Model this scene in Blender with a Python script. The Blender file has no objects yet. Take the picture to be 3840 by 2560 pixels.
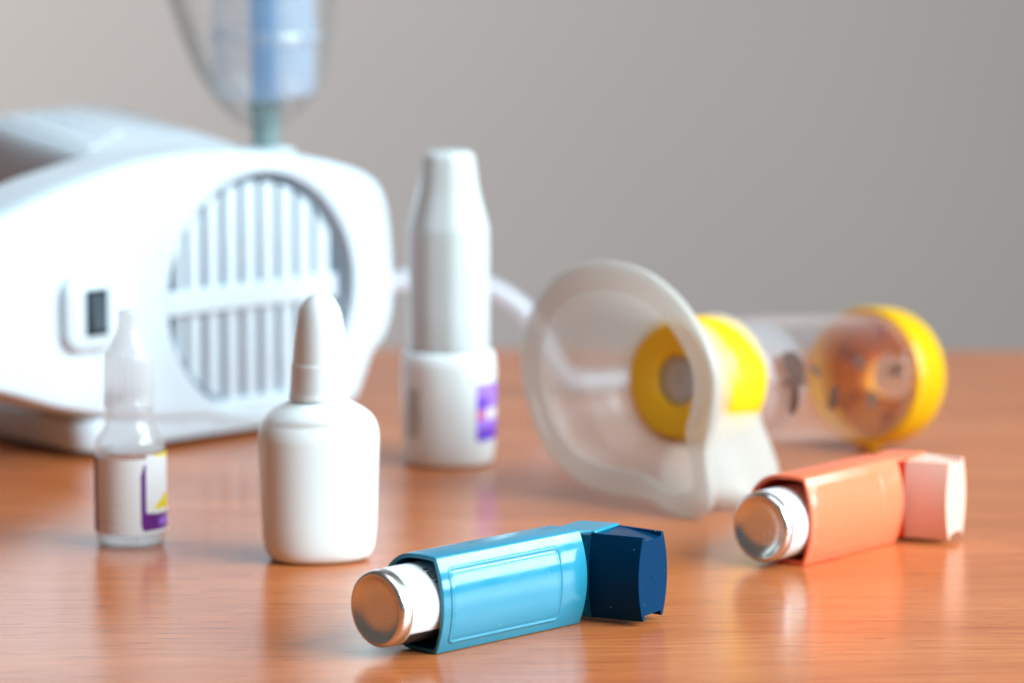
import bpy, bmesh, math, random
from mathutils import Vector, Matrix
random.seed(7)
R = math.radians
S = 0.001                       # everything below is written in millimetres
scn = bpy.context.scene
C = scn.collection

# ------------------------------------------------------------------ camera
cam_d = bpy.data.cameras.new('camera')
cam = bpy.data.objects.new('camera', cam_d)
C.objects.link(cam)
cam.location = (0, -1.220, 0.270)
cam.rotation_euler = (R(90 - 8.6), 0, 0)
cam_d.sensor_width = 36.0
cam_d.lens = 150.0
cam_d.clip_start = 0.01
cam_d.clip_end = 50.0
cam_d.dof.use_dof = True
cam_d.dof.focus_distance = 1.247
cam_d.dof.aperture_fstop = 7.7
scn.camera = cam

# ------------------------------------------------------------------ world, lamps, exposure
w = bpy.data.worlds.new('World')
scn.world = w
w.use_nodes = True
bg = w.node_tree.nodes['Background']
bg.inputs[0].default_value = (0.34, 0.30, 0.275, 1)
bg.inputs[1].default_value = 0.32

def area(name, loc, target, sx, sy, power, col, spread=180):
    d = bpy.data.lights.new(name, 'AREA')
    d.shape = 'RECTANGLE'; d.size = sx; d.size_y = sy
    d.energy = power; d.color = col; d.spread = R(spread)
    o = bpy.data.objects.new(name, d); C.objects.link(o)
    o.location = loc
    o.rotation_euler = (Vector(target) - Vector(loc)).to_track_quat('-Z', 'Y').to_euler()
    return o
area('window_light', (0.908, -0.27, 0.64), (0, 0.09, 0.03), 0.95, 0.55, 25, (0.71, 0.93, 1.0), 150)
area('low_window_light', (1.16, -0.20, 0.20), (0, 0.03, 0.03), 0.70, 0.17, 3.2, (0.80, 0.97, 1.0), 140)
area('overhead_fill_light', (0.35, 0.0, 1.9), (0.1, 0.1, 0), 1.5, 1.5, 11, (0.82, 0.91, 1.0), 130)  # added soft fill from above for lid and table, as ceiling bounce
area('wall_fill_light', (-1.6, 1.2, 1.0), (-0.5, 2.2, 0.3), 0.8, 0.8, 18.5, (1.0, 0.98, 0.955), 120)  # added lamp that brightens the wall towards the left

scn.view_settings.view_transform = 'Standard'
scn.view_settings.look = 'None'
scn.view_settings.exposure = 0.12
scn.view_settings.gamma = 1
scn.cycles.use_denoising = True
scn.cycles.max_bounces = 12
scn.cycles.transparent_max_bounces = 24
scn.cycles.caustics_reflective = False
scn.cycles.caustics_refractive = False

# ------------------------------------------------------------------ materials
def new_mat(name):
    m = bpy.data.materials.new(name); m.use_nodes = True
    nt = m.node_tree
    for n in list(nt.nodes): nt.nodes.remove(n)
    out = nt.nodes.new('ShaderNodeOutputMaterial')
    return m, nt, out

def plastic(name, col, rough=0.3, spec=0.5, sss=0.0, sss_col=None, metal=0.0, bump=0.0, bscale=1500, dust=0.0, coat=0.0):
    m, nt, out = new_mat(name)
    b = nt.nodes.new('ShaderNodeBsdfPrincipled')
    b.inputs['Base Color'].default_value = (*col, 1)
    b.inputs['Roughness'].default_value = rough
    b.inputs['Specular IOR Level'].default_value = spec
    b.inputs['Metallic'].default_value = metal
    b.inputs['Coat Weight'].default_value = coat
    if sss:
        b.inputs['Subsurface Weight'].default_value = sss
        b.inputs['Subsurface Radius'].default_value = (1, 0.9, 0.85) if not sss_col else sss_col
        b.inputs['Subsurface Scale'].default_value = 0.003
    tc = nt.nodes.new('ShaderNodeTexCoord')
    n = nt.nodes.new('ShaderNodeTexNoise')
    n.inputs['Scale'].default_value = bscale
    n.inputs['Detail'].default_value = 3
    nt.links.new(tc.outputs['Object'], n.inputs['Vector'])
    # faint handling marks in the gloss
    n2 = nt.nodes.new('ShaderNodeTexNoise'); n2.inputs['Scale'].default_value = 120; n2.inputs['Detail'].default_value = 5
    nt.links.new(tc.outputs['Object'], n2.inputs['Vector'])
    mr = nt.nodes.new('ShaderNodeMapRange')
    mr.inputs['From Min'].default_value = 0.35; mr.inputs['From Max'].default_value = 0.7
    mr.inputs['To Min'].default_value = max(0.02, rough - 0.04); mr.inputs['To Max'].default_value = rough + 0.07
    nt.links.new(n2.outputs['Fac'], mr.inputs['Value'])
    nt.links.new(mr.outputs['Result'], b.inputs['Roughness'])
    if dust:
        vo = nt.nodes.new('ShaderNodeTexVoronoi'); vo.inputs['Scale'].default_value = 420
        nt.links.new(tc.outputs['Object'], vo.inputs['Vector'])
        lt = nt.nodes.new('ShaderNodeMath'); lt.operation = 'LESS_THAN'; lt.inputs[1].default_value = 0.06
        nt.links.new(vo.outputs['Distance'], lt.inputs[0])
        sx_ = nt.nodes.new('ShaderNodeSeparateColor'); nt.links.new(vo.outputs['Color'], sx_.inputs[0])
        l2 = nt.nodes.new('ShaderNodeMath'); l2.operation = 'LESS_THAN'; l2.inputs[1].default_value = dust
        nt.links.new(sx_.outputs[0], l2.inputs[0])
        ml = nt.nodes.new('ShaderNodeMath'); ml.operation = 'MULTIPLY'
        nt.links.new(lt.outputs[0], ml.inputs[0]); nt.links.new(l2.outputs[0], ml.inputs[1])
        mc = nt.nodes.new('ShaderNodeMix'); mc.data_type = 'RGBA'
        mc.inputs['A'].default_value = (*col, 1); mc.inputs['B'].default_value = (0.45, 0.47, 0.50, 1)
        nt.links.new(ml.outputs[0], mc.inputs['Factor']); nt.links.new(mc.outputs['Result'], b.inputs['Base Color'])
    if bump:
        bp = nt.nodes.new('ShaderNodeBump')
        bp.inputs['Strength'].default_value = bump
        bp.inputs['Distance'].default_value = 0.0001
        nt.links.new(n.outputs['Fac'], bp.inputs['Height'])
        nt.links.new(bp.outputs['Normal'], b.inputs['Normal'])
    nt.links.new(b.outputs[0], out.inputs[0])
    return m

def film(name, col, opacity, edge=0.3, rough=0.15, transl=0.5, gloss=1.0, tint=(1, 1, 1), epow=2.2):
    """thin translucent plastic: see-through, partly scattering, denser at grazing angles"""
    m, nt, out = new_mat(name)
    L = nt.links.new
    tr = nt.nodes.new('ShaderNodeBsdfTransparent'); tr.inputs[0].default_value = (*tint, 1)
    df = nt.nodes.new('ShaderNodeBsdfDiffuse'); df.inputs[0].default_value = (*col, 1)
    tl = nt.nodes.new('ShaderNodeBsdfTranslucent'); tl.inputs[0].default_value = (*col, 1)
    mx = nt.nodes.new('ShaderNodeMixShader'); mx.inputs[0].default_value = transl
    L(df.outputs[0], mx.inputs[1]); L(tl.outputs[0], mx.inputs[2])
    lw = nt.nodes.new('ShaderNodeLayerWeight'); lw.inputs['Blend'].default_value = 0.5
    sq = nt.nodes.new('ShaderNodeMath'); sq.operation = 'POWER'; sq.inputs[1].default_value = epow
    L(lw.outputs['Facing'], sq.inputs[0])
    pw = nt.nodes.new('ShaderNodeMath'); pw.operation = 'MULTIPLY_ADD'
    pw.inputs[1].default_value = edge; pw.inputs[2].default_value = opacity
    pw.use_clamp = True
    L(sq.outputs[0], pw.inputs[0])
    m2 = nt.nodes.new('ShaderNodeMixShader')
    L(pw.outputs[0], m2.inputs[0]); L(tr.outputs[0], m2.inputs[1]); L(mx.outputs[0], m2.inputs[2])
    gl = nt.nodes.new('ShaderNodeBsdfGlossy'); gl.inputs['Roughness'].default_value = rough
    gl.inputs[0].default_value = (1, 1, 1, 1)
    lf = nt.nodes.new('ShaderNodeLayerWeight'); lf.inputs['Blend'].default_value = 0.5
    p5 = nt.nodes.new('ShaderNodeMath'); p5.operation = 'POWER'; p5.inputs[1].default_value = 4.0
    L(lf.outputs['Facing'], p5.inputs[0])
    fm = nt.nodes.new('ShaderNodeMath'); fm.operation = 'MULTIPLY_ADD'; fm.inputs[1].default_value = 0.75*gloss; fm.inputs[2].default_value = 0.035*gloss
    L(p5.outputs[0], fm.inputs[0])
    m3 = nt.nodes.new('ShaderNodeMixShader')
    L(fm.outputs[0], m3.inputs[0]); L(m2.outputs[0], m3.inputs[1]); L(gl.outputs[0], m3.inputs[2])
    L(m3.outputs[0], out.inputs[0])
    return m

def wood_mat():
    m, nt, out = new_mat('wood_table')
    L = nt.links.new
    N = nt.nodes.new
    tc = N('ShaderNodeTexCoord')
    rot = N('ShaderNodeMapping'); rot.inputs['Rotation'].default_value = (0, 0, R(-2.0))
    L(tc.outputs['Object'], rot.inputs['Vector'])
    # slow warp so that the grain wanders
    wn = N('ShaderNodeTexNoise'); wn.inputs['Scale'].default_value = 6; wn.inputs['Detail'].default_value = 2
    L(rot.outputs[0], wn.inputs['Vector'])
    wm = N('ShaderNodeVectorMath'); wm.operation = 'SCALE'; wm.inputs['Scale'].default_value = 0.02
    L(wn.outputs['Color'], wm.inputs[0])
    wa = N('ShaderNodeVectorMath'); wa.operation = 'ADD'
    L(rot.outputs[0], wa.inputs[0]); L(wm.outputs[0], wa.inputs[1])
    def streak(sx, sy, scale, detail, rough=0.6):
        mp = N('ShaderNodeMapping'); mp.inputs['Scale'].default_value = (sx, sy, 1)
        L(wa.outputs[0], mp.inputs['Vector'])
        n = N('ShaderNodeTexNoise'); n.inputs['Scale'].default_value = scale
        n.inputs['Detail'].default_value = detail; n.inputs['Roughness'].default_value = rough
        L(mp.outputs[0], n.inputs['Vector'])
        return n
    broad = streak(1.5, 14, 1.6, 4)
    fine = streak(5, 130, 3.0, 6, 0.7)
    pores = streak(22, 330, 2.2, 3, 0.55)
    r1 = N('ShaderNodeValToRGB')
    r1.color_ramp.elements[0].position = 0.33; r1.color_ramp.elements[0].color = (0.455, 0.116, 0.033, 1)
    r1.color_ramp.elements[1].position = 0.68; r1.color_ramp.elements[1].color = (0.55, 0.168, 0.058, 1)
    L(broad.outputs['Fac'], r1.inputs[0])
    r2 = N('ShaderNodeValToRGB')
    r2.color_ramp.elements[0].position = 0.30; r2.color_ramp.elements[0].color = (0.68, 0.62, 0.56, 1)
    r2.color_ramp.elements[1].position = 0.65; r2.color_ramp.elements[1].color = (1.06, 1.06, 1.05, 1)
    L(fine.outputs['Fac'], r2.inputs[0])
    mul = N('ShaderNodeMix'); mul.data_type = 'RGBA'; mul.blend_type = 'MULTIPLY'; mul.inputs['Factor'].default_value = 1
    L(r1.outputs[0], mul.inputs['A']); L(r2.outputs[0], mul.inputs['B'])
    pr = N('ShaderNodeValToRGB')
    pr.color_ramp.elements[0].position = 0.60; pr.color_ramp.elements[0].color = (0, 0, 0, 1)
    pr.color_ramp.elements[1].position = 0.665; pr.color_ramp.elements[1].color = (1, 1, 1, 1)
    L(pores.outputs['Fac'], pr.inputs[0])
    mix = N('ShaderNodeMix'); mix.data_type = 'RGBA'; mix.blend_type = 'MIX'
    mix.inputs['B'].default_value = (0.27, 0.060, 0.018, 1)
    pf = N('ShaderNodeMath'); pf.operation = 'MULTIPLY'; pf.inputs[1].default_value = 0.85
    L(pr.outputs[0], pf.inputs[0])
    L(pf.outputs[0], mix.inputs['Factor']); L(mul.outputs['Result'], mix.inputs['A'])
    b = N('ShaderNodeBsdfPrincipled')
    L(mix.outputs['Result'], b.inputs['Base Color'])
    b.inputs['Specular IOR Level'].default_value = 0.5
    rg = N('ShaderNodeMapRange'); rg.inputs['To Min'].default_value = 0.17; rg.inputs['To Max'].default_value = 0.27
    L(fine.outputs['Fac'], rg.inputs['Value']); L(rg.outputs[0], b.inputs['Roughness'])
    # relief: pores sink, fine fibre
    inv = N('ShaderNodeMath'); inv.operation = 'MULTIPLY_ADD'; inv.inputs[1].default_value = -0.35
    L(pr.outputs[0], inv.inputs[0]); L(fine.outputs['Fac'], inv.inputs[2])
    bp = N('ShaderNodeBump'); bp.inputs['Strength'].default_value = 0.35; bp.inputs['Distance'].default_value = 0.00008
    L(inv.outputs[0], bp.inputs['Height']); L(bp.outputs[0], b.inputs['Normal'])
    L(b.outputs[0], out.inputs[0])
    return m

def wall_mat():
    m, nt, out = new_mat('painted_wall')
    b = nt.nodes.new('ShaderNodeBsdfPrincipled')
    b.inputs['Roughness'].default_value = 0.8
    tc = nt.nodes.new('ShaderNodeTexCoord')
    n = nt.nodes.new('ShaderNodeTexNoise'); n.inputs['Scale'].default_value = 2.5; n.inputs['Detail'].default_value = 2
    nt.links.new(tc.outputs['Object'], n.inputs['Vector'])
    r = nt.nodes.new('ShaderNodeValToRGB')
    r.color_ramp.elements[0].position = 0.3; r.color_ramp.elements[0].color = (0.50, 0.450, 0.440, 1)
    r.color_ramp.elements[1].position = 0.7; r.color_ramp.elements[1].color = (0.52, 0.47, 0.445, 1)
    nt.links.new(n.outputs['Fac'], r.inputs[0]); nt.links.new(r.outputs[0], b.inputs['Base Color'])
    n2 = nt.nodes.new('ShaderNodeTexNoise'); n2.inputs['Scale'].default_value = 180
    nt.links.new(tc.outputs['Object'], n2.inputs['Vector'])
    bp = nt.nodes.new('ShaderNodeBump'); bp.inputs['Strength'].default_value = 0.2; bp.inputs['Distance'].default_value = 0.0005
    nt.links.new(n2.outputs['Fac'], bp.inputs['Height']); nt.links.new(bp.outputs[0], b.inputs['Normal'])
    nt.links.new(b.outputs[0], out.inputs[0])
    return m

M = {
    'wood': wood_mat(), 'wall': wall_mat(),
    'blue': plastic('blue_plastic', (0.022, 0.235, 0.365), 0.12, 0.55, bump=0.03, dust=0.07),
    'navy': plastic('navy_plastic', (0.0004, 0.030, 0.082), 0.16, 0.05, bump=0.05, dust=0.35),
    'orange': plastic('orange_plastic', (0.90, 0.18, 0.085), 0.22, 0.5, sss=0.15, sss_col=(1, 0.4, 0.2)),
    'pink': plastic('pale_pink_plastic', (0.74, 0.44, 0.36), 0.3, 0.5),
    'steel': plastic('brushed_aluminium', (0.78, 0.76, 0.74), 0.24, 0.5, metal=1.0),
    'white_label': plastic('white_label', (0.82, 0.84, 0.86), 0.35, 0.5),
    'black_ink': plastic('black_ink', (0.02, 0.02, 0.02), 0.4),
    'yellow_ink': plastic('yellow_ink', (0.70, 0.55, 0.10), 0.4),
    'purple_ink': plastic('purple_ink', (0.13, 0.012, 0.22), 0.4),
    'lilac_ink': plastic('lilac_ink', (0.38, 0.20, 0.85), 0.4),
    'violet_ink': plastic('violet_ink', (0.17, 0.06, 0.62), 0.4),
    'rose_ink': plastic('rose_ink', (0.65, 0.16, 0.40), 0.4),
    'bright_yellow_ink': plastic('bright_yellow_ink', (0.85, 0.68, 0.01), 0.4),
    'grey_ink': plastic('grey_ink', (0.20, 0.19, 0.185), 0.5),
    'brown_ink': plastic('brown_ink', (0.055, 0.018, 0.010), 0.5),
    'bottle': plastic('white_bottle_plastic', (0.76, 0.80, 0.81), 0.33, 0.5, sss=0.35),
    'machine': plastic('white_machine_plastic', (0.59, 0.655, 0.72), 0.3, 0.5),
    'black': plastic('black_plastic', (0.006, 0.007, 0.008), 0.4, 0.15),
    'ring_yellow': film('translucent_yellow_plastic', (0.90, 0.55, 0.004), 0.66, 0.25, 0.25, 0.25, 0.8, (1.0, 0.62, 0.04)),
    'yellow': plastic('yellow_plastic', (0.86, 0.47, 0.004), 0.32, 0.5, sss=0.15, sss_col=(1, 0.7, 0.1)),
    'vial': film('frosted_vial_plastic', (0.92, 0.94, 0.97), 0.12, 0.16, 0.16, 0.65, 0.8),
    'vial_cap': film('frosted_cap_plastic', (0.92, 0.94, 0.97), 0.48, 0.25, 0.18, 0.6, 0.8),
    'spray_cap': film('milky_overcap_plastic', (0.80, 0.83, 0.84), 0.80, 0.2, 0.16, 0.3),
    'silicone': film('milky_silicone', (0.76, 0.73, 0.69), 0.38, 0.28, 0.3, 0.5, 0.8),
    'clear': film('clear_chamber_plastic', (0.80, 0.81, 0.83), 0.0, 0.40, 0.06, 0.4, 0.55, (1, 1, 1), 4.5),
    'haze_sleeve': film('haze_sleeve_plastic', (0.72, 0.73, 0.78), 0.16, 0.25, 0.2, 0.5, 0.6),
    'valve': film('grey_valve_silicone', (0.55, 0.53, 0.53), 0.7, 0.2, 0.3, 0.5),
    'smoke': film('clear_mask_plastic', (0.30, 0.30, 0.29), 0.0, 0.26, 0.08, 0.4, 0.22, (0.995, 0.995, 0.995)),
    'strap': film('grey_translucent_strap', (0.24, 0.24, 0.225), 0.20, 0.25, 0.3, 0.4, 0.4),
    'cup': film('clear_cup_plastic', (0.84, 0.90, 0.98), 0.10, 0.25, 0.1, 0.5),
    'cup_blue': film('blue_cup_insert', (0.13, 0.56, 0.95), 0.60, 0.2, 0.15, 0.5),
    'teal': film('grey_green_stem_plastic', (0.30, 0.42, 0.42), 0.75, 0.2, 0.15, 0.4),
    'hose': film('milky_hose_plastic', (0.78, 0.80, 0.88), 0.65, 0.3, 0.2, 0.5),
}

# ------------------------------------------------------------------ mesh helpers
def build(name, verts, faces, mats, parent=None, sharp=38, fmat=None, bevel=0, bseg=2, solid=0, loc=None, rot=None):
    me = bpy.data.meshes.new(name)
    me.from_pydata([(x*S, y*S, z*S) for x, y, z in verts], [], faces)
    for mm in (mats if isinstance(mats, (list, tuple)) else [mats]):
        me.materials.append(mm)
    if fmat:
        for p, i in zip(me.polygons, fmat): p.material_index = i
    bm = bmesh.new(); bm.from_mesh(me)
    bmesh.ops.recalc_face_normals(bm, faces=bm.faces[:])
    bm.to_mesh(me); bm.free()
    for p in me.polygons: p.use_smooth = True
    me.set_sharp_from_angle(angle=R(sharp))
    o = bpy.data.objects.new(name, me); C.objects.link(o)
    if parent: o.parent = parent
    if loc: o.location = [v*S for v in loc]
    if rot: o.rotation_euler = rot
    if solid:
        md = o.modifiers.new('thickness', 'SOLIDIFY'); md.thickness = solid*S; md.offset = 0
    if bevel:
        md = o.modifiers.new('bevel', 'BEVEL'); md.width = bevel*S; md.segments = bseg
        md.limit_method = 'ANGLE'; md.angle_limit = R(32); md.harden_normals = False
    return o

def thing(name, label, cat, loc, rotz=0, group=None):
    o = bpy.data.objects.new(name, None); C.objects.link(o)
    o.empty_display_size = 0.01
    o.location = [v*S for v in loc]; o.rotation_euler = (0, 0, R(rotz))
    o['label'] = label; o['category'] = cat
    if group: o['group'] = group
    return o

def loft(rings, cap0=True, cap1=True, closed=True):
    n = len(rings[0]); v = [p for r in rings for p in r]; f = []
    for i in range(len(rings)-1):
        for j in range(n if closed else n-1):
            k = (j+1) % n
            f.append((i*n+j, i*n+k, (i+1)*n+k, (i+1)*n+j))
    if cap0: f.append(tuple(range(n-1, -1, -1)))
    if cap1: f.append(tuple((len(rings)-1)*n + j for j in range(n)))
    return v, f

def ring(rx, ry, z, n=64, e=2.0, cx=0, cy=0):
    pts = []
    for i in range(n):
        a = 2*math.pi*i/n
        c, s = math.cos(a), math.sin(a)
        k = 2.0/e
        pts.append((cx + rx*math.copysign(abs(c)**k, c), cy + ry*math.copysign(abs(s)**k, s), z))
    return pts

def smooth_profile(pts, sub=4):
    """Catmull-Rom through (r, z) points"""
    out = []
    for i in range(len(pts)-1):
        p0 = pts[max(i-1, 0)]; p1 = pts[i]; p2 = pts[i+1]; p3 = pts[min(i+2, len(pts)-1)]
        for k in range(sub):
            t = k/sub
            q = []
            for d in range(len(p1)):
                q.append(0.5*((2*p1[d]) + (-p0[d]+p2[d])*t + (2*p0[d]-5*p1[d]+4*p2[d]-p3[d])*t*t + (-p0[d]+3*p1[d]-3*p2[d]+p3[d])*t**3))
            out.append(tuple(q))
    out.append(tuple(pts[-1]))
    return out

def lathe(prof, n=64, ky=1.0, e=2.0, cap0=True, cap1=True):
    return loft([ring(max(r, 0.01), max(r, 0.01)*ky, z, n, e) for r, z in prof], cap0, cap1)

def sweep(path, r, n=14, caps=True):
    """tube along a list of points"""
    P = [Vector(p) for p in path]; rings = []
    up = Vector((0.13, 0.21, 1)).normalized()
    for i, p in enumerate(P):
        t = (P[min(i+1, len(P)-1)] - P[max(i-1, 0)]).normalized()
        a = t.cross(up)
        if a.length < 1e-4: a = t.cross(Vector((1, 0, 0)))
        a.normalize(); b = t.cross(a)
        up = -b if (-b).dot(up) > 0 else b
        rr = r[i] if isinstance(r, (list, tuple)) else r
        rings.append([tuple(p + a*math.cos(2*math.pi*k/n)*rr + b*math.sin(2*math.pi*k/n)*rr) for k in range(n)])
    return loft(rings, caps, caps)

def box(x0, x1, y0, y1, z0, z1):
    v = [(x0,y0,z0),(x1,y0,z0),(x1,y1,z0),(x0,y1,z0),(x0,y0,z1),(x1,y0,z1),(x1,y1,z1),(x0,y1,z1)]
    f = [(0,3,2,1),(4,5,6,7),(0,1,5,4),(1,2,6,5),(2,3,7,6),(3,0,4,7)]
    return v, f

def join(*vf):
    V, Fc = [], []
    for v, f in vf:
        k = len(V); V += list(v); Fc += [tuple(i+k for i in q) for q in f]
    return V, Fc

def xform(vf, fn):
    return [fn(*p) for p in vf[0]], vf[1]

def rrect(w, h, r, n=8):
    pts = []
    for cx, cy, a0 in ((w/2-r, h/2-r, 0), (-w/2+r, h/2-r, 90), (-w/2+r, -h/2+r, 180), (w/2-r, -h/2+r, 270)):
        for i in range(n+1):
            a = R(a0 + 90*i/n); pts.append((cx + r*math.cos(a), cy + r*math.sin(a)))
    return pts

# ------------------------------------------------------------------ setting: wall and table
v, f = box(-3200, 3200, 2200, 2260, -900, 2600)
o = build('wall', v, f, M['wall']); o['kind'] = 'structure'; o['label'] = 'plain grey painted wall behind the table'

tb = thing('table', 'orange brown wood table top with fine grain and a satin finish', 'table', (0, 0, 0))
v, f = box(-800, 800, -620, 545, -26, 0)
v = [(x, y - 0.025*x if y > 0 else y, z) for x, y, z in v]
build('table_top', v, f, M['wood'], tb, bevel=1.5, bseg=3)

# ------------------------------------------------------------------ inhalers
HS = 28.0                                    # height of the sleeve lying on its side
def face_y(z):                               # bulged front face of the sleeve
    t = (z - HS/2)/(HS/2)
    return -8.6 - 3.3*(1 - t*t)

def sleeve_profile(inset=0.0):
    pts = []
    h = HS/2 - inset
    for i in range(17):                      # front face bottom -> top
        z = HS/2 - h + 2*h*i/16
        t = (z - HS/2)/h
        pts.append((-8.6 + inset*0.6 - (3.3 - inset*0.4)*(1 - t*t), z))
    for i in range(1, 8):
        pts.append((-8.6 + (8.6 + 1.0)*i/8, HS/2 + h + 0.25*math.sin(math.pi*i/8)))
    for i in range(25):                      # rounded back
        a = R(90 - 180*i/24)
        pts.append((1.0 + (h - 0.6)*math.cos(a), HS/2 + h*math.sin(a)))
    for i in range(1, 8):
        pts.append((1.0 - (8.6 + 1.0)*i/8 , HS/2 - h))
    return pts

def make_inhaler(name, label, loc, rot, L, body, cap, can_out, can_z, group, cap_len=16.6, silver=4.2, yellow_band=False, relief=1.0):
    t = thing(name, label, 'inhaler', loc, rot, group)
    po, pi = sleeve_profile(0), sleeve_profile(1.25)
    rings = [[(L, y, z) for y, z in po], [(0.35, y, z) for y, z in po], [(0.0, y*0.99, HS/2+(z-HS/2)*0.99) for y, z in po],
             [(0.0, y, z) for y, z in pi], [(L-1.5, y, z) for y, z in pi]]
    v, f = loft(rings, True, True)
    build('sleeve', v, f, M[body], t, sharp=32, bevel=0.45, bseg=2)
    # raised label panel with a rim, following the bulge of the front face
    nu, nz = 170, 90
    u0, u1, z0, z1 = 2.6, L-9.5, 2.0, HS-2.2
    V = []
    for i in range(nu+1):
        for j in range(nz+1):
            u = u0 + (u1-u0)*i/nu; z = z0 + (z1-z0)*j/nz
            cu, cz = (u0+u1)/2, (z0+z1)/2
            hw, hh, rr = (u1-u0)/2-0.5, (z1-z0)/2-0.5, 2.2
            qx, qz = abs(u-cu)-hw+rr, abs(z-cz)-hh+rr
            sd = math.hypot(max(qx, 0), max(qz, 0)) + min(max(qx, qz), 0) - rr
            h = -0.35
            def step(a, b, x): 
                x = min(max((x-a)/(b-a), 0), 1); return x*x*(3-2*x)
            h += (0.36 + 0.26*relief)*step(0.05, -0.35, sd)          # rises to the rim
            h -= 0.30*relief*step(-0.85, -1.2, sd)         # drops inside the rim
            h += 0.08*relief*step(-1.5, -1.8, sd)
            V.append((u, face_y(z) - h, z))
    Fc = [(i*(nz+1)+j, (i+1)*(nz+1)+j, (i+1)*(nz+1)+j+1, i*(nz+1)+j+1) for i in range(nu) for j in range(nz)]
    build('label_panel', V, Fc, M[body], t, sharp=60)
    # mouthpiece block: from the sleeve's end round to the cap
    dx = L - 59.0
    m = Vector((math.cos(R(-76)), math.sin(R(-76)))); q = Vector((-m.y, m.x))
    M0 = Vector((70.6+dx, -7.2))
    cs = [M0 - q*7.2, M0 + q*7.4]
    plan = [(L-3, -6.2), (L+0.4, -6.4), tuple(cs[0]), tuple(cs[0]+m*1.2), tuple(cs[1]+m*1.2), tuple(cs[1]), (72.5+dx, 4.8), (L+7, 3.6), (L+0.4, 2.2), (L-3, 2.0)]
    deep = [(L-3, -1.0), tuple(cs[0] - m*7.5 + q*0.6)] + plan[2:6] + [(x, y+4.0) for x, y in plan[6:]]
    rings = [[(x, y, z) for x, y in (plan if k else deep)] for z, k in ((1.1, 0), (3.2, 0), (HS-2.6, 0), (HS-1.7, 1), (HS-0.75, 1))]
    v, f = loft(rings)
    build('mouthpiece', v, f, M[body], t, sharp=30, bevel=0.5, bseg=2)
    # cap with barrel sides and lips that run out past the sloping top and bottom
    def section(k):
        s = 0.2 + cap_len*k
        wt = 7.6 - 1.6*k; wm = 9.3 - 0.6*k
        zb, zt = 1.4, HS-1.4
        drop = 0.03 + 1.5*k**1.3
        th = 1.35
        pts = []
        n = 12
        def wz(z):
            tt = (z-(zb+zt)/2)/((zt-zb)/2); return wt + (wm-wt)*(1-tt*tt)
        for i in range(n+1):
            z = zb + (zt-zb)*i/n; pts.append((-wz(z), z))
        pts += [(-wt+th*0.75, zt), (-wt+th, zt-drop), (wt-th, zt-drop), (wt-th*0.75, zt)]
        for i in range(n+1):
            z = zt - (zt-zb)*i/n; pts.append((wz(z), z))
        pts += [(wt-th*0.75, zb), (wt-th, zb+drop), (-wt+th, zb+drop), (-wt+th*0.75, zb)]
        O = M0 + m*s
        return [((O+q*a).x, (O+q*a).y, z) for a, z in pts]
    v, f = loft([section(k) for k in (0, 0.2, 0.45, 0.7, 0.9, 1.0)])
    cp = build('mouthpiece_cap', v, f, M[cap], t, sharp=30, bevel=0.32, bseg=2)
    # moulding mark in the middle of the end face
    e0 = M0 + m*(0.2+cap_len)
    mk = []
    for r_, d_ in ((1.15, -0.05), (0.95, 0.16), (0.6, 0.10), (0.45, -0.02), (0.2, 0.14), (0.02, 0.16)):
        mk.append([tuple((*(e0 + q*(r_*math.cos(2*math.pi*i/16)) + m*d_), HS/2 + r_*math.sin(2*math.pi*i/16))) for i in range(16)])
    v, f = loft(mk); build('moulding_mark', v, f, M[cap], cp)
    # canister
    rc = 11.1; cy = 0.7; E = -can_out
    prof = [(0.01, 1.55), (3.0, 1.53), (5.6, 1.42), (7.4, 1.12), (8.6, 0.65), (9.3, 0.25), (9.9, 0.0), (10.5, 0.2), (10.95, 0.8), (11.15, 1.8), (11.12, silver-0.6), (10.95, silver)]
    prof = smooth_profile(prof, 3)
    def along(vf): return xform(vf, lambda x, y, z: (E + z, cy + x, can_z + y))
    v, f = along(lathe(prof, 72, cap0=True, cap1=False))
    can = build('canister', v, f, M['steel'], t, sharp=50)
    v, f = along(lathe([(10.9, silver-0.1), (11.14, silver+0.1), (11.18, silver+0.5), (11.18, 38), (8, 42), (0.01, 42.2)], 72, cap0=False, cap1=True))
    lb = build('canister_label', v, f, M['white_label'], t, sharp=50)
    def mark(a0, a1, x0, x1, mat, nm='print'):
        V = []; n = 16
        for i in range(n+1):
            a = R(a0 + (a1-a0)*i/n)
            for x in (x0, x1): V.append((E + x, cy - 11.22*math.cos(a), can_z + 11.22*math.sin(a)))
        Fc = [(2*i, 2*i+1, 2*i+3, 2*i+2) for i in range(n)]
        return V, Fc
    if not yellow_band:
        # edges of the black lettering that disappears into the sleeve: an E and the ends of the next lines
        parts = [mark(58, 45, 14.2, 14.7, 0), mark(58, 56.2, 14.2, 16.6, 0), mark(52.4, 50.6, 14.2, 16.2, 0), mark(46.8, 45, 14.2, 16.6, 0),
                 mark(40, 37.5, 14.9, 16.6, 0), mark(33, 31.5, 15.6, 16.6, 0), mark(66, 63, 14.0, 16.0, 0), mark(-36, -140, silver+0.5, 26, 0)]
        v, f = join(*parts); build('lettering', v, f, M['black_ink'], lb)
    else:
        parts = [mark(a, a-7, silver+3.2, silver+3.9, 0) for a in range(60, -60, -11)]
        v, f = join(*parts); build('lettering', v, f, M['yellow_ink'], lb)
    return t

def inhaler_at(wx, wy, rot, yl=-8.6):
    """empty position so that the bottom front corner of the opening stands at (wx, wy)"""
    a = R(rot)
    return (wx + yl*math.sin(a), wy - yl*math.cos(a), 0.02)

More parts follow.
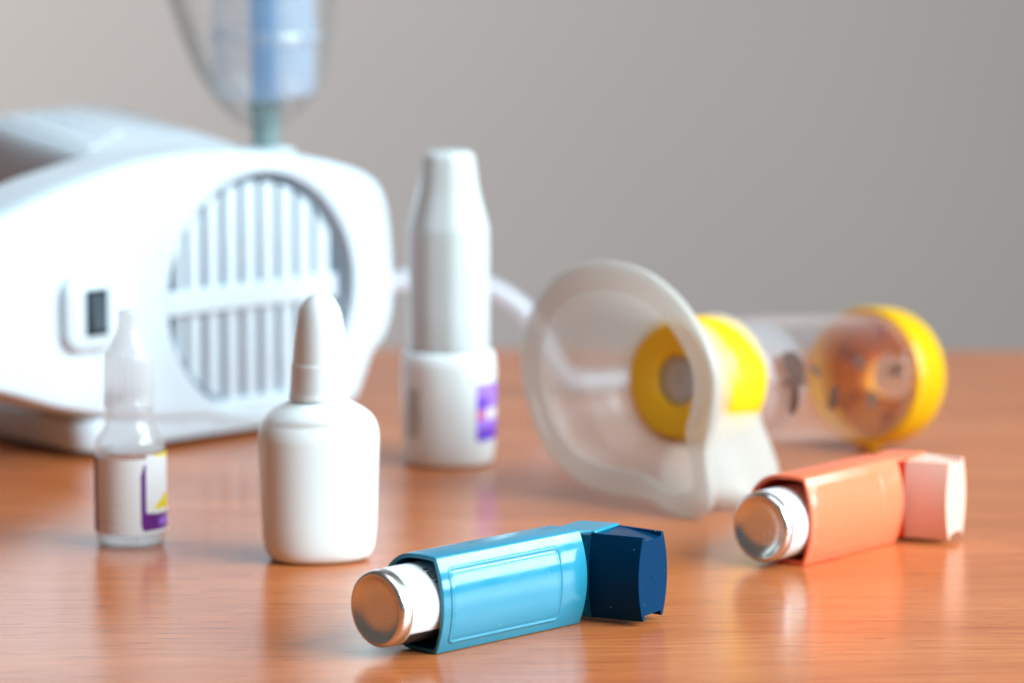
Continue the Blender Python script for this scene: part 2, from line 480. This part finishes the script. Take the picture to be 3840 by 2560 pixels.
make_inhaler('inhaler', 'glossy light blue inhaler with a navy blue mouthpiece cap, lying nearest the front', inhaler_at(-21.8, -31.2, 45), 45,
             59.0, 'blue', 'navy', 14.6, 14.0, 'inhalers lying on the table')
make_inhaler('inhaler', 'bright orange inhaler with a pale pink mouthpiece cap, lying beside the silicone mask', inhaler_at(91.4, 93.7, 49), 49,
             49.0, 'orange', 'pink', 10.8, 12.8, 'inhalers lying on the table', cap_len=14.6, silver=3.4, yellow_band=True, relief=0.35)

# ------------------------------------------------------------------ white dropper bottle
db = thing('dropper_bottle', 'plain opaque white squeeze bottle with a rounded white cap and no label', 'bottle', (-61.0, 106.5, 0), 13)
prof = smooth_profile([(12.0, 0.0), (15.0, 0.5), (16.8, 2.4), (17.7, 6), (18.2, 12), (18.6, 24), (19.0, 36), (19.0, 40.0), (18.4, 43.2), (16.9, 45.8), (14.4, 47.9), (11.4, 49.6), (9.2, 50.6), (8.4, 51.4)], 5)
V = []
rings = [ring(r, r*(0.74 if z < 44 else 0.74 + 0.26*min((z-44)/6.5, 1)), z, 80, 2.35 - 0.35*min(max((z-40)/10, 0), 1)) for r, z in prof]
v, f = loft(rings); build('bottle_body', v, f, M['bottle'], db, sharp=60)
v, f = lathe(smooth_profile([(8.2, 50.2), (8.35, 52.2), (8.3, 52.6)], 2), 48); build('bottle_neck', v, f, M['bottle'], db, sharp=60)
prof = [(8.6, 51.3), (9.25, 51.35), (9.4, 51.9), (9.25, 52.7), (9.1, 53.2)] + smooth_profile([(9.05, 53.4), (8.9, 58), (8.7, 62.6)], 4) + [(8.42, 62.9)] + \
       smooth_profile([(8.42, 63.0), (8.2, 68), (7.75, 73), (6.85, 78), (5.5, 81.4), (3.4, 83.8), (1.2, 84.7), (0.02, 84.8)], 6)
v, f = lathe(prof, 72); v = [(x + (z-51)*0.020, y, z) for x, y, z in v]
build('bottle_cap', v, f, M['bottle'], db, sharp=50)

# ------------------------------------------------------------------ translucent vial
vl = thing('dropper_vial', 'small translucent plastic dropper vial with a white and purple label', 'vial', (-122.8, 131.0, 0), 0)
body = smooth_profile([(9.0, 0.4), (10.0, 0.5), (10.6, 1.4), (10.9, 3.5), (11.1, 8), (11.1, 20), (11.1, 28), (10.9, 32), (10.4, 34.4), (9.0, 37), (7.9, 39.2), (7.3, 41), (7.15, 43.5), (7.6, 44.2), (7.1, 45), (6.9, 50)], 4)
v, f = lathe(body, 64, cap1=False)
build('vial_body', v, f, M['vial'], vl, sharp=55, solid=0.7)
# uneven moulded foot
V = []
for i in range(24):
    a = 2*math.pi*i/24
    V.append((a,))
ft = []
for r_, z_ in ((8.6, 1.6), (8.8, 0.0), (9.9, 0.0), (10.3, 1.6)):
    ft.append([(r_*math.cos(2*math.pi*i/48), r_*math.sin(2*math.pi*i/48), z_ + (0.5 if (i//6) % 2 and z_ == 0 else 0)) for i in range(48)])
v, f = loft(ft + [ft[0]], False, False); build('foot_ring', v, f, M['vial'], vl)
lev = lathe(smooth_profile([(10.5, 1.2), (10.55, 10), (10.5, 27), (10.3, 31)], 3), 48)
build('liquid', lev[0], lev[1], film('clear_liquid', (0.75, 0.78, 0.86), 0.02, 0.06, 0.05, 0.5), vl)
na, nz = 150, 100
V = []; Fc = []; fm = []
for i in range(na+1):
    a = -100 + 225*i/na
    for j in range(nz+1):
        zz = 4.8 + 24.4*j/nz
        if a > 31: zz += 1.2*j/nz
        V.append((11.62*math.sin(R(a)), -11.62*math.cos(R(a)), zz))
for i in range(na):
    for j in range(nz):
        a = -100 + 225*(i+.5)/na; zz = 4.8 + 24.4*(j+.5)/nz
        Fc.append((i*(nz+1)+j, (i+1)*(nz+1)+j, (i+1)*(nz+1)+j+1, i*(nz+1)+j+1))
        mi = 0
        if a < -60: mi = 1
        lo = 21.5 + (max(0, (9-zz))**2)*0.35 + max(0, zz-24)*1.7
        if lo < a < 30.5 and 5.8 < zz < 27.6: mi = 1
        if a >= 30.5 and 5.8 < zz < 11.2 - 0.012*(a-30) + 0.9*max(0, 1-(a-30)/6)**2: mi = 1
        if a > 46 and zz > 28.6 - 0.02*(a-46): mi = 2
        if a > 44 and 12.2 < zz < 12.4 + min((a-44)*0.16, 4.2): mi = 2
        if a > 56 and 7.0 < zz < 9.4 and (int(a*0.8) % 3): mi = 3
        if a < 0 and -52 < a < -10 and 8 < zz < 25 and int(zz*1.1) % 3 == 0 and random.random() < 0.45 and int(a/2.2) % 2: mi = 4
        fm.append(mi)
build('vial_label', V, Fc, [M['white_label'], M['purple_ink'], M['bright_yellow_ink'], M['lilac_ink'], plastic('pale_grey_ink', (0.62, 0.61, 0.60), 0.5)], vl, sharp=80, fmat=fm)
# ribbed cap
def rib(r, i, n, z): return r + (0.14 if (46.5 < z < 61.5 and i % 4 < 2) else 0)
prof = [(7.4, 45.0), (8.35, 45.05), (8.45, 45.8), (8.3, 46.4), (8.1, 46.6), (8.0, 52), (7.9, 58), (7.75, 61.4), (7.3, 62.4)] + \
       smooth_profile([(6.9, 62.9), (5.9, 64.8), (4.7, 67.4), (3.85, 69.4), (3.45, 72), (3.35, 75.0)], 4) + [(3.1, 75.7), (2.0, 75.9), (0.02, 75.9)]
rings = []
for r_, z_ in prof:
    rings.append([(rib(r_, i, 96, z_)*math.cos(2*math.pi*i/96), rib(r_, i, 96, z_)*math.sin(2*math.pi*i/96), z_) for i in range(96)])
v, f = loft(rings, False, True); build('vial_cap', v, f, M['vial_cap'], vl, sharp=45)

# ------------------------------------------------------------------ nasal spray
sp = thing('nasal_spray', 'tall white nasal spray bottle with a milky overcap and a purple printed panel', 'spray bottle', (-22.6, 279.0, 0), 0)
prof = smooth_profile([(13.6, 0.0), (15.2, 0.5), (16.0, 2.2), (16.6, 8), (16.8, 20), (16.8, 33), (16.6, 37), (15.8, 39.6), (14.4, 40.6)], 4)
v, f = lathe(prof, 80, 0.95, 2.3); build('bottle_body', v, f, M['bottle'], sp, sharp=60)
v, f = lathe([(10.5, 40.0), (10.5, 47), (9, 48), (9, 52), (5, 53), (4.4, 92), (2.0, 93.5), (0.02, 93.6)], 48); build('nozzle', v, f, M['bottle'], sp, sharp=40)
prof = [(14.0, 40.8)] + smooth_profile([(14.1, 41), (14.15, 60), (14.15, 76), (14.0, 83.5), (13.4, 86.5), (11.4, 95), (10.5, 99.5), (9.9, 104), (8.9, 112.0)], 5) + [(8.3, 113.2), (7.3, 113.9), (0.02, 114.2)]
prof = [(r_, z_ if z_ < 83 else 83 + (z_-83)*0.9) for r_, z_ in prof]
rings = []
for r_, z_ in prof:
    row = []
    for i in range(72):
        a = 2*math.pi*i/72
        k = 1 - 0.035*max(0, math.cos(5*(a+R(30))))     # softly flattened panels
        row.append((r_*k*math.cos(a), r_*0.97*k*math.sin(a), z_))
    rings.append(row)
v, f = loft(rings, False, True); build('overcap', v, f, M['spray_cap'], sp, sharp=50, solid=0.9)
def patch(r0, a0, a1, z0, z1, na, nz, fn, ky=0.95, e=2.3):
    V, Fc, fm = [], [], []
    for i in range(na+1):
        a = R(a0 + (a1-a0)*i/na) - math.pi/2
        c, s = math.cos(a), math.sin(a); k = 2/e
        for j in range(nz+1):
            z = z0 + (z1-z0)*j/nz
            V.append((r0*math.copysign(abs(c)**k, c), r0*ky*math.copysign(abs(s)**k, s), z))
    for i in range(na):
        for j in range(nz):
            m_ = fn(a0+(a1-a0)*(i+.5)/na, z0+(z1-z0)*(j+.5)/nz)
            if m_ is None: continue
            Fc.append((i*(nz+1)+j, (i+1)*(nz+1)+j, (i+1)*(nz+1)+j+1, i*(nz+1)+j+1)); fm.append(m_)
    return V, Fc, fm
def spray_print(a, z):
    if z > 25.5: return 0
    if z > 20.5: return 1 if a < 52 else 0
    if z > 17: return 2 if a < 50 else 4
    if z > 14: return 0
    return 3
V, Fc, fm = patch(16.92, 34, 84, 9.6, 29.8, 24, 40, spray_print)
build('printed_panel', V, Fc, [M['lilac_ink'], M['violet_ink'], M['rose_ink'], M['violet_ink'], M['white_label']], sp, fmat=fm, sharp=80)
def small_print(a, z):
    return 0 if (int((a+70)*0.42) % 2 == 0 and random.random() < 0.72) else None
V, Fc, fm = patch(16.90, -58, -32, 11, 28, 22, 30, small_print)
build('small_print', V, Fc, [M['grey_ink']], sp, fmat=fm, sharp=80)

# ------------------------------------------------------------------ nebulizer machine
NA = 43.0
nb = thing('nebulizer', 'large white nebulizer compressor with a round slatted vent and a black switch', 'nebulizer', (-153, 279, 0), NA)
outline = [(-84, 58), (-76, 42), (-58, 34), (-36, 27), (-16, 20), (2, 15.2), (22, 10.6), (42, 7.4), (70, 5.2), (100, 4.6), (124, 4.6), (131, 7), (135, 14), (140, 24), (146, 30), (149.5, 40), (150, 52), (149, 68), (147, 80), (143, 88.5), (135, 93.8),
           (122, 98), (108, 101.2), (92, 104.2), (75, 106), (54, 106.8), (36, 106.4), (22, 105), (8, 102.6), (-8, 99.4), (-24, 95), (-40, 89.5), (-58, 80.5), (-74, 69.5)]
def closed_spline(pts, sub=5):
    n = len(pts); out = []
    for i in range(n):
        p0, p1, p2, p3 = pts[i-1], pts[i], pts[(i+1) % n], pts[(i+2) % n]
        for k in range(sub):
            t = k/sub
            out.append(tuple(0.5*((2*p1[d]) + (-p0[d]+p2[d])*t + (2*p0[d]-5*p1[d]+4*p2[d]-p3[d])*t*t + (-p0[d]+3*p1[d]-3*p2[d]+p3[d])*t**3) for d in range(2)))
    return out
ol = closed_spline(outline, 8)
VX, VZ, VR = 84.0, 52.6, 44.6
def ray_radius(a):                              # outline distance from the vent's middle in direction a
    d = Vector((math.cos(a), math.sin(a))); best = 0
    for i in range(len(ol)):
        p = Vector(ol[i-1]) - Vector((VX, VZ)); e = Vector(ol[i]) - Vector(ol[i-1])
        den = d.x*e.y - d.y*e.x
        if abs(den) < 1e-9: continue
        t = (p.x*e.y - p.y*e.x)/den; u = (p.x*d.y - p.y*d.x)/den
        if t > 0 and -1e-6 <= u <= 1+1e-6: best = max(best, t)
    return best
NS = 240
# denser towards the long left end so that the outline stays smooth there
angs = []
for i in range(NS):
    t = 2*math.pi*i/NS
    angs.append(t + 0.55*math.sin(t))
RO = [ray_radius(a) for a in angs]
def sring(fn, y):
    return [(VX + fn(r)*math.cos(a), y, VZ + fn(r)*math.sin(a)) for a, r in zip(angs, RO)]
rings = [sring(lambda r: r*0.96, 30), sring(lambda r: r, 28)]
for k in range(0, 9):
    a = R(90*k/8)
    rings.append([(VX + (r - min(7.0, (r-VR)*0.6)*(1-math.cos(a)))*math.cos(t), 7.0*(1-math.sin(a)) - 3.0*math.sin(a)*min(1, max(0, (r-VR)/60)), VZ + (r - min(7.0, (r-VR)*0.6)*(1-math.cos(a)))*math.sin(t)) for t, r in zip(angs, RO)])
for k in (0.66, 0.33, 0.1):
    rings.append([(VX + (VR+0.8 + (r - min(7.0, (r-VR)*0.6) - VR - 0.8)*k)*math.cos(t), -3.0*k*min(1, max(0, (r-VR)/60)), VZ + (VR+0.8 + (r - min(7.0, (r-VR)*0.6) - VR - 0.8)*k)*math.sin(t)) for t, r in zip(angs, RO)])
rings += [sring(lambda r: VR + 0.8, 0), sring(lambda r: VR + 0.2, 0.25), sring(lambda r: VR, 0.9), sring(lambda r: VR, 42)]
v, f = loft(rings)
build('front_shell', v, f, M['machine'], nb, sharp=35)
# grille: slats across the round opening, a cross bar in front
pitch = 8.75
SR, SX = 41.2, VX-1.5
for x, hw_ in [(47.8, 1.7)] + [(54.4 + pitch*i, 3.1) for i in range(8)]:
    x0, x1 = x-hw_, x+hw_
    h0 = math.sqrt(max(SR**2-(x0-SX)**2, 9)); h1 = math.sqrt(max(SR**2-(x1-SX)**2, 9))
    V = []
    for y in (3.0, 7.5):
        V += [(x0, y, VZ-h0), (x1, y, VZ-h1), (x1, y, VZ+h1), (x0, y, VZ+h0)]
    Fc = [(0,1,2,3), (7,6,5,4), (0,4,5,1), (1,5,6,2), (2,6,7,3), (3,7,4,0)]
    build('slat', V, Fc, M['machine'], nb, bevel=0.9, bseg=2)
hb = math.sqrt(VR**2 - 16)
v, f = box(VX-hb+0.2, VX+36.5, 0.8, 3.6, VZ-5.0, VZ+4.0); build('cross_bar', v, f, M['machine'], nb, bevel=0.8)
# switch: raised surround and black rocker
pts = rrect(25, 28, 7)
rings = [[(2+x*k, y, 54+z*k) for x, z in pts] for k, y in ((1.04, 1.5), (1.0, -3.4), (0.96, -4.8), (0.9, -5.4), (0.5, -5.4))]
v, f = loft(rings); sw = build('switch_surround', v, f, M['machine'], nb, sharp=50)
v, f = box(-2.0, 7.8, -6.0, -3, 45.6, 62.3); fr = build('rocker_frame', v, f, M['black'], sw, bevel=0.4)
v = [(-0.8,-5.8,47.2),(6.6,-5.8,47.2),(6.6,-5.8,60.9),(-0.8,-5.8,60.9),(-0.8,-7.8,47.6),(6.6,-7.8,47.6),(6.6,-6.9,54),(-0.8,-6.9,54),(6.6,-6.4,60.5),(-0.8,-6.4,60.5)]
f = [(0,1,5,4),(4,5,6,7),(7,6,8,9),(9,8,2,3),(0,4,7,9,3),(1,2,8,6,5),(0,3,2,1)]
build('rocker', v, f, plastic('dark_rocker_plastic', (0.022, 0.035, 0.05), 0.4, 0.3), sw, bevel=0.4)
# rear housing behind the shell
sec = [(20, 12), (22, 60), (23, 86), (24, 97), (27, 109), (33, 113.4), (46, 114.6), (58, 115), (74, 115.4), (88, 114.4), (95, 112), (101, 106), (118, 92), (132, 76), (136, 40), (135, 12)]
secs = closed_spline(sec, 3)
rings = []
for y, k, sc in ((20, .905, 1), (40, .935, 1), (70, .97, 1), (94, 1.0, 1), (101, .995, .985), (104, .96, .95)):
    rings.append([(79 + (x-79)*sc, y, 12 + (z-12)*k) for x, z in secs])
v, f = loft(rings); build('rear_housing', v, f, M['machine'], nb, sharp=35)
for k, (x, y0, y1) in enumerate(((36, 38, 92), (46, 44, 92), (56, 50, 92))):
    V = []
    zt = {0: 113.0, 1: 113.6, 2: 114.0}[k]
    pr_ = [(-2.6, -2), (-2.2, 0.9), (-1.3, 1.8), (1.3, 2.1), (2.2, 1.6), (2.6, -1)]
    rings = [[(x+a, y, 12 + (zt-12+b)*(.905 + .095*(y-20)/74)) for a, b in pr_] for y in (y0, y0+2, y1-2, y1)]
    v, f = loft(rings); build('rib', v, f, M['machine'], nb, sharp=40)
# base plate and feet
bp_ = []
for x, y in rrect(131, 108, 9): bp_.append((x+66, y+54.5))
rings = [[(66+(x-66)*k, 54.5+(y-54.5)*k, z) for x, y in bp_] for k, z in ((.97, 2.2), (.992, 3.0), (1.0, 5.0), (1.0, 12.0), (.99, 13.6), (.96, 14.4))]
v, f = loft(rings); build('base_plate', v, f, M['machine'], nb, sharp=40)
for x, y in ((16, 18), (116, 18), (16, 92), (116, 92)):
    v, f = lathe([(5, 0), (5.6, 0.4), (5.4, 2.6)], 24); v = [(a+x, b+y, c) for a, b, c in v]
    build('rubber_foot', v, f, M['black'], nb)
# outlet for the hose and holder on top
def alongx(vf, x, y, z): return xform(vf, lambda a, b, c: (x + c, y + a, z + b))
v, f = alongx(lathe([(5.2, 0), (5.2, 5), (4.2, 5.6), (4.2, 11), (3.8, 11.6), (0.02, 11.6)], 32), 146, 15, 47.5); build('hose_outlet', v, f, M['machine'], nb, sharp=40)
CX, CY = 114.0, 34.0
v, f = lathe([(11, 88), (11, 99.6), (10, 101.4), (6.2, 102.2), (0.02, 102.2)], 40); v = [(a+CX, b+CY, c) for a, b, c in v]
build('cup_holder', v, f, M['machine'], nb, sharp=40)

# ------------------------------------------------------------------ nebulizer cup with its clear mask, standing in the holder
ca, sa = math.cos(R(NA)), math.sin(R(NA))
wx, wy = -153 + CX*ca - CY*sa, 279 + CX*sa + CY*ca
nc = thing('nebulizer_cup', 'clear nebulizer cup with a blue core and flared clear mask, upright on the white machine', 'nebulizer cup', (wx, wy, 102.3), 0)
v, f = lathe([(5.2, 0), (5.3, 6), (5.4, 12), (6.6, 14.6), (6.8, 17)], 32); build('stem', v, f, M['teal'], nc, sharp=50)
prof = smooth_profile([(6.0, 17), (13, 17.8), (18.2, 19.4), (19.6, 23), (20, 32), (20.2, 60), (20.4, 84)], 4)
v, f = lathe(prof, 56, cap1=False); build('cup', v, f, M['cup'], nc, sharp=50, solid=1.2)
v, f = lathe([(20.6, 39), (21.2, 40), (21.2, 43), (20.6, 44)], 56, cap0=False, cap1=False); build('cup_band', v, f, M['cup'], nc, solid=0.8)
v, f = lathe([(5.3, 17.4), (5.4, 40), (5.6, 84), (0.02, 84)], 40); build('blue_core', v, f, M['cup_blue'], nc, sharp=50)
# added half-round shell, coloured pale blue for the light refracted beside the core
V = []
rings = []
for z in (20, 50, 84):
    pts = [(18.4*math.cos(R(a)), 18.4*math.sin(R(a)), z) for a in range(-75, 80, 10)] + [(17.6*math.cos(R(a)), 17.6*math.sin(R(a)), z) for a in range(75, -80, -10)]
    rings.append(pts)
v, f = loft(rings); build('refraction_shell', v, f, film('pale_blue_refraction', (0.66, 0.82, 1.0), 0.36, 0.2, 0.15, 0.5), nc, sharp=50)
rings = []
for z, r_, c_ in ((8, 6.6, 0), (10, 9, 0), (14, 14, 0), (20, 19.5, -0.5), (28, 24.0, -1.5), (40, 27.5, -2.8), (54, 31, -4.2), (70, 35, -6), (90, 41, -8), (96, 44, -8)):
    rings.append(ring(r_, r_*0.95, z, 64, 2, c_))
v, f = loft(rings, False, False); build('clear_mask', v, f, M['smoke'], nc, sharp=80, solid=1.6)

sp_ = smooth_profile([(-8, 0, 7), (-15, 1, 14), (-20, 2, 22), (-26, 3, 34), (-31, 4, 48), (-36, 5, 63), (-42, 6, 86)], 5)
v, f = sweep(sp_, [0.4 + 2.6*min(1, i/18) for i in range(len(sp_))], 14)
build('strap', v, f, M['strap'], nc, sharp=60)

# ------------------------------------------------------------------ air hose from the outlet down to the table
hx = [(-153 + 157*ca - 15*sa, 279 + 157*sa + 15*ca, 47.5)]
path = smooth_profile([(-46, 400.5, 47.6), (-34, 410, 48.6), (-18, 417, 46.5), (-5, 420, 41), (5, 421, 33), (12, 421, 22), (17, 422, 12), (23, 426, 6), (33, 432, 4.2), (46, 438, 4.2), (60, 440, 4.2), (76, 436, 4.2)], 6)
path[0] = hx[0]
v, f = sweep(path, 4.1, 18)
o = build('air_hose', v, f, M['hose'], None, sharp=60)
o['label'] = 'milky plastic hose curving from the white machine down behind the silicone mask'; o['category'] = 'hose'

# ------------------------------------------------------------------ spacer chamber with silicone mask
PSI = 40.0
sx = thing('spacer_chamber', 'clear tube spacer with yellow ends and a milky silicone face mask, lying on the table', 'spacer', (35.5, 190, 0), 90-PSI)
sx.rotation_euler = (0, 0, R(90-PSI))
# local frame: x runs along the tube from mask to end ring, y to its left, z up
Z0, Z1, XA, XB = 38.5, 26.6, 42.0, 151.0
def axis_z(x): return Z0 + (Z1-Z0)*(x-XA)/(XB-XA)
tilt = math.atan2(Z0-Z1, XB-XA)
def place(vf, yc=0.0):                         # lathe (x,y,z) -> axis along local x, tilted to rest on the end ring
    ct, st = math.cos(tilt), math.sin(tilt)
    def fn(a, b, c):
        return (XA + (c-XA)*ct + b*st, yc - a, Z0 - (c-XA)*st + b*ct)
    return xform(vf, fn)
# mask outline: (right, up) in mm as seen from the front, measured from the mask's middle
MO = [(-46.5, 0.5), (-45.4, 14), (-40, 26), (-30, 35.5), (-17, 41), (-2, 42.5), (13, 40), (27, 32), (37.5, 21), (42.3, 13), (44.2, 4.5), (43.0, -7.5), (40.0, -16.5), (40.6, -25.5), (42.2, -34.5), (40.5, -40.6), (31, -43.6), (20.5, -41.6), (13.5, -39.2), (-4.5, -39.2), (-21, -36), (-35, -26.8), (-43.4, -12.4)]
MO = closed_spline([(x*0.91, y*0.96) for x, y in MO], 6)
def polar(p): return math.atan2(p[1], p[0]), math.hypot(p[0], p[1])
mp_ = sorted(polar(p) for p in MO)
def rad(a):
    a = (a + math.pi) % (2*math.pi) - math.pi
    for i in range(len(mp_)):
        a0, r0 = mp_[i-1]; a1, r1 = mp_[i]
        if i == 0: a0 -= 2*math.pi
        if a0 <= a <= a1: return r0 + (r1-r0)*(a-a0)/max(a1-a0, 1e-6)
    a0, r0 = mp_[-1]; a1, r1 = mp_[0]; a1 += 2*math.pi
    return r0 + (r1-r0)*(a-a0)/max(a1-a0, 1e-6)
MZ = 42.2                                      # height of the mask's middle over the table
def lobe(a): 
    d = (a - R(-52) + math.pi) % (2*math.pi) - math.pi
    return math.exp(-(abs(d)/R(18))**3)
def interp(tab, s):
    for (s0, k0), (s1, k1) in zip(tab, tab[1:]):
        if s0 <= s <= s1:
            t = (s-s0)/(s1-s0); t = t*t*(3-2*t); return k0 + (k1-k0)*t
    return tab[-1][1]
K = [(0, 1.0), (8, 0.72), (16, 0.32), (24, 0.06), (31, 0.0), (80, 0)]
KL = [(0, 1.0), (6, 0.84), (13, 0.86), (26, 1.0), (36, 1.02), (42, 0.94), (46, 0.80), (49, 0.58), (51.5, 0.28), (53, 0.0), (80, 0)]
NM = 120
rings = []
def mring(fn_r, s):
    r_ = []
    for i in range(NM):
        a = 2*math.pi*i/NM
        q = fn_r(a)
        cz = MZ + (axis_z(38) - MZ)*min(s/38, 1)
        r_.append((s, -q*math.cos(a), cz + q*math.sin(a)))
    return r_
rim_in = lambda a: rad(a) - 8.5
rings.append(mring(lambda a: rad(a) - 8.6, 1.3))
rings.append(mring(lambda a: rad(a) - 8.3, 0.9))
rings.append(mring(lambda a: rad(a) - 6.0, 0.6))
rings.append(mring(lambda a: rad(a) - 2.5, 0.2))
rings.append(mring(lambda a: rad(a) - 0.5, 0.5))
rings.append(mring(lambda a: rad(a), 1.3))
for s in (4, 6, 9, 12, 15, 18, 21, 24, 27, 29, 31, 33, 35, 37, 39, 41, 43, 45, 47, 49, 51, 52.5, 54, 55.5):
    def fr(a, s=s):
        w_ = lobe(a)
        k = interp(K, s-2)*(1-w_) + interp(KL, s-2)*w_
        return 20.6 + (rad(a) - 20.6)*k
    rings.append(mring(fr, s))
v, f = loft(rings, False, False)
build('face_mask', v, f, M['silicone'], sx, sharp=80, solid=1.3)
# yellow collar inside the mask neck, flaring behind it
c0, c1 = 30.0, 55.0
prof = [(8.4, c0+3), (9.0, c0+1.6), (10, c0+1.2), (16, c0), (18.6, c0), (19.9, c0+1.2), (20.2, c0+3.5), (20.3, c0+4.5), (21.6, c0+5.5), (22.1, c0+7.5), (22.2, c0+18), (21.8, c1-1.0), (21.0, c1), (18, c1), (17, c1-2), (12, c0+5), (8.4, c0+3)]
v, f = place(lathe(prof, 72, cap0=False, cap1=False)); cl = build('yellow_collar', v, f, M['yellow'], sx, sharp=40)
v, f = place(lathe([(0.02, c0+3.6), (5, c0+3.4), (8.8, c0+3.2)], 40, cap0=False, cap1=False)); build('valve_membrane', v, f, M['valve'], cl, solid=0.6)
# tube
t0, t1 = 54.0, 150.0
prof = [(19.6, t0-3), (20.6, t0), (21.0, t0+2)] + [(21.0 + 1.0*i/6, t0+2+(t1-t0-2)*i/6) for i in range(1, 7)]
v, f = place(lathe(prof, 72, cap0=False, cap1=False)); tube = build('chamber_tube', v, f, M['clear'], sx, sharp=50, solid=1.6)
v, f = place(lathe([(19.0, t0-2), (19.2, t0+10), (19.2, t0+26)], 64, cap0=False, cap1=False)); build('haze_sleeve', v, f, M['haze_sleeve'], tube, sharp=60, solid=0.8)  # added inner sleeve that puts haze into the front of the tube
def tube_print(shapes, r_):
    V, Fc = [], []
    for (a0, a1, x0, x1, sl) in shapes:
        n = 8; k = len(V)
        for i in range(n+1):
            t = i/n
            a = R(a0 + (a1-a0)*t)
            for j in (0, 1):
                ww = math.sin(math.pi*(0.12+0.76*t))**0.5
                xx = (x0+x1)/2 + (x1-x0)/2*(2*j-1)*ww + sl*(t-.5)
                V.append((r_*math.sin(a), r_*math.cos(a), xx))
        Fc += [(k+2*i, k+2*i+1, k+2*i+3, k+2*i+2) for i in range(n)]
    return place((V, Fc))
v, f = tube_print([(60, 84, 63, 75, 2), (80, 116, 66.5, 72.5, 4), (84, 90, 61, 76, 0)], 23.0); build('tube_print', v, f, M['brown_ink'], tube)
v, f = tube_print([(72, 82, 79, 83, 3), (90, 112, 90, 96, 1)], 23.05); build('tube_print', v, f, M['brown_ink'], tube)
# yellow end ring with a soft adapter wall and its opening
e0_, e1_ = 142.0, 160.0
prof = [(22.6, e0_), (24.4, e0_), (25.0, e0_+1), (25.1, e0_+8), (25.0, e1_-4), (24.2, e1_-1), (22.6, e1_), (17, e1_+0.6), (17, e1_-1.2), (21.8, e1_-2.4), (22.6, e1_-4), (22.6, e0_)]
v, f = place(lathe(prof, 80, cap0=False, cap1=False)); er = build('end_ring', v, f, M['ring_yellow'], sx, sharp=40)
rings = [ring(21.6, 21.6, e1_-4.0, 64), ring(14, 14, e1_-4.2, 64), ring(11.5, 8.2, e1_-4.4, 64, 3), ring(11.2, 7.9, e1_+5, 64, 3), ring(12.4, 9.1, e1_+5, 64, 3), ring(13.6, 11, e1_+1.2, 64, 2.6), ring(17.2, 17.2, e1_-1.0, 64)]
v, f = place(loft(rings, False, False)); build('adapter', v, f, plastic('amber_rubber', (0.92, 0.36, 0.02), 0.4, sss=0.3, sss_col=(1, 0.4, 0.1)), er, sharp=45)
# tab under the ring
v, f = place(xform(box(-4, 4, -26.4, -23.5, e0_+3, e0_+11), lambda a, b, c: (a, b, c))); build('ring_tab', v, f, M['yellow'], er, bevel=0.6)
# moulded spokes and grey flaps added as reflections in front of the adapter wall
dark_amber = plastic('dark_amber_rubber', (0.50, 0.13, 0.012), 0.35)
for ang in (35, 100, 160, 215, 280, 335):
    v, f = xform(box(13.2, 21.3, -1.3, 1.3, 152.6, 156.2), lambda a, b, c, t=R(ang): (a*math.cos(t)-b*math.sin(t), a*math.sin(t)+b*math.cos(t), c))
    v, f = place((v, f)); build('spoke', v, f, dark_amber, er, bevel=0.4)
for ang in (20, 150, 262):  # grey flaps stand in for pale reflections inside the tube's end
    pts = rrect(6.5, 4.2, 1.6, 4)
    t = R(ang)
    rings = [[((8.6+x)*math.cos(t) - y*math.sin(t), (8.6+x)*math.sin(t) + y*math.cos(t), z) for x, y in pts] for z in (150.2, 150.8)]
    v, f = place(loft(rings)); build('reflection_flap', v, f, M['valve'], er, sharp=40)
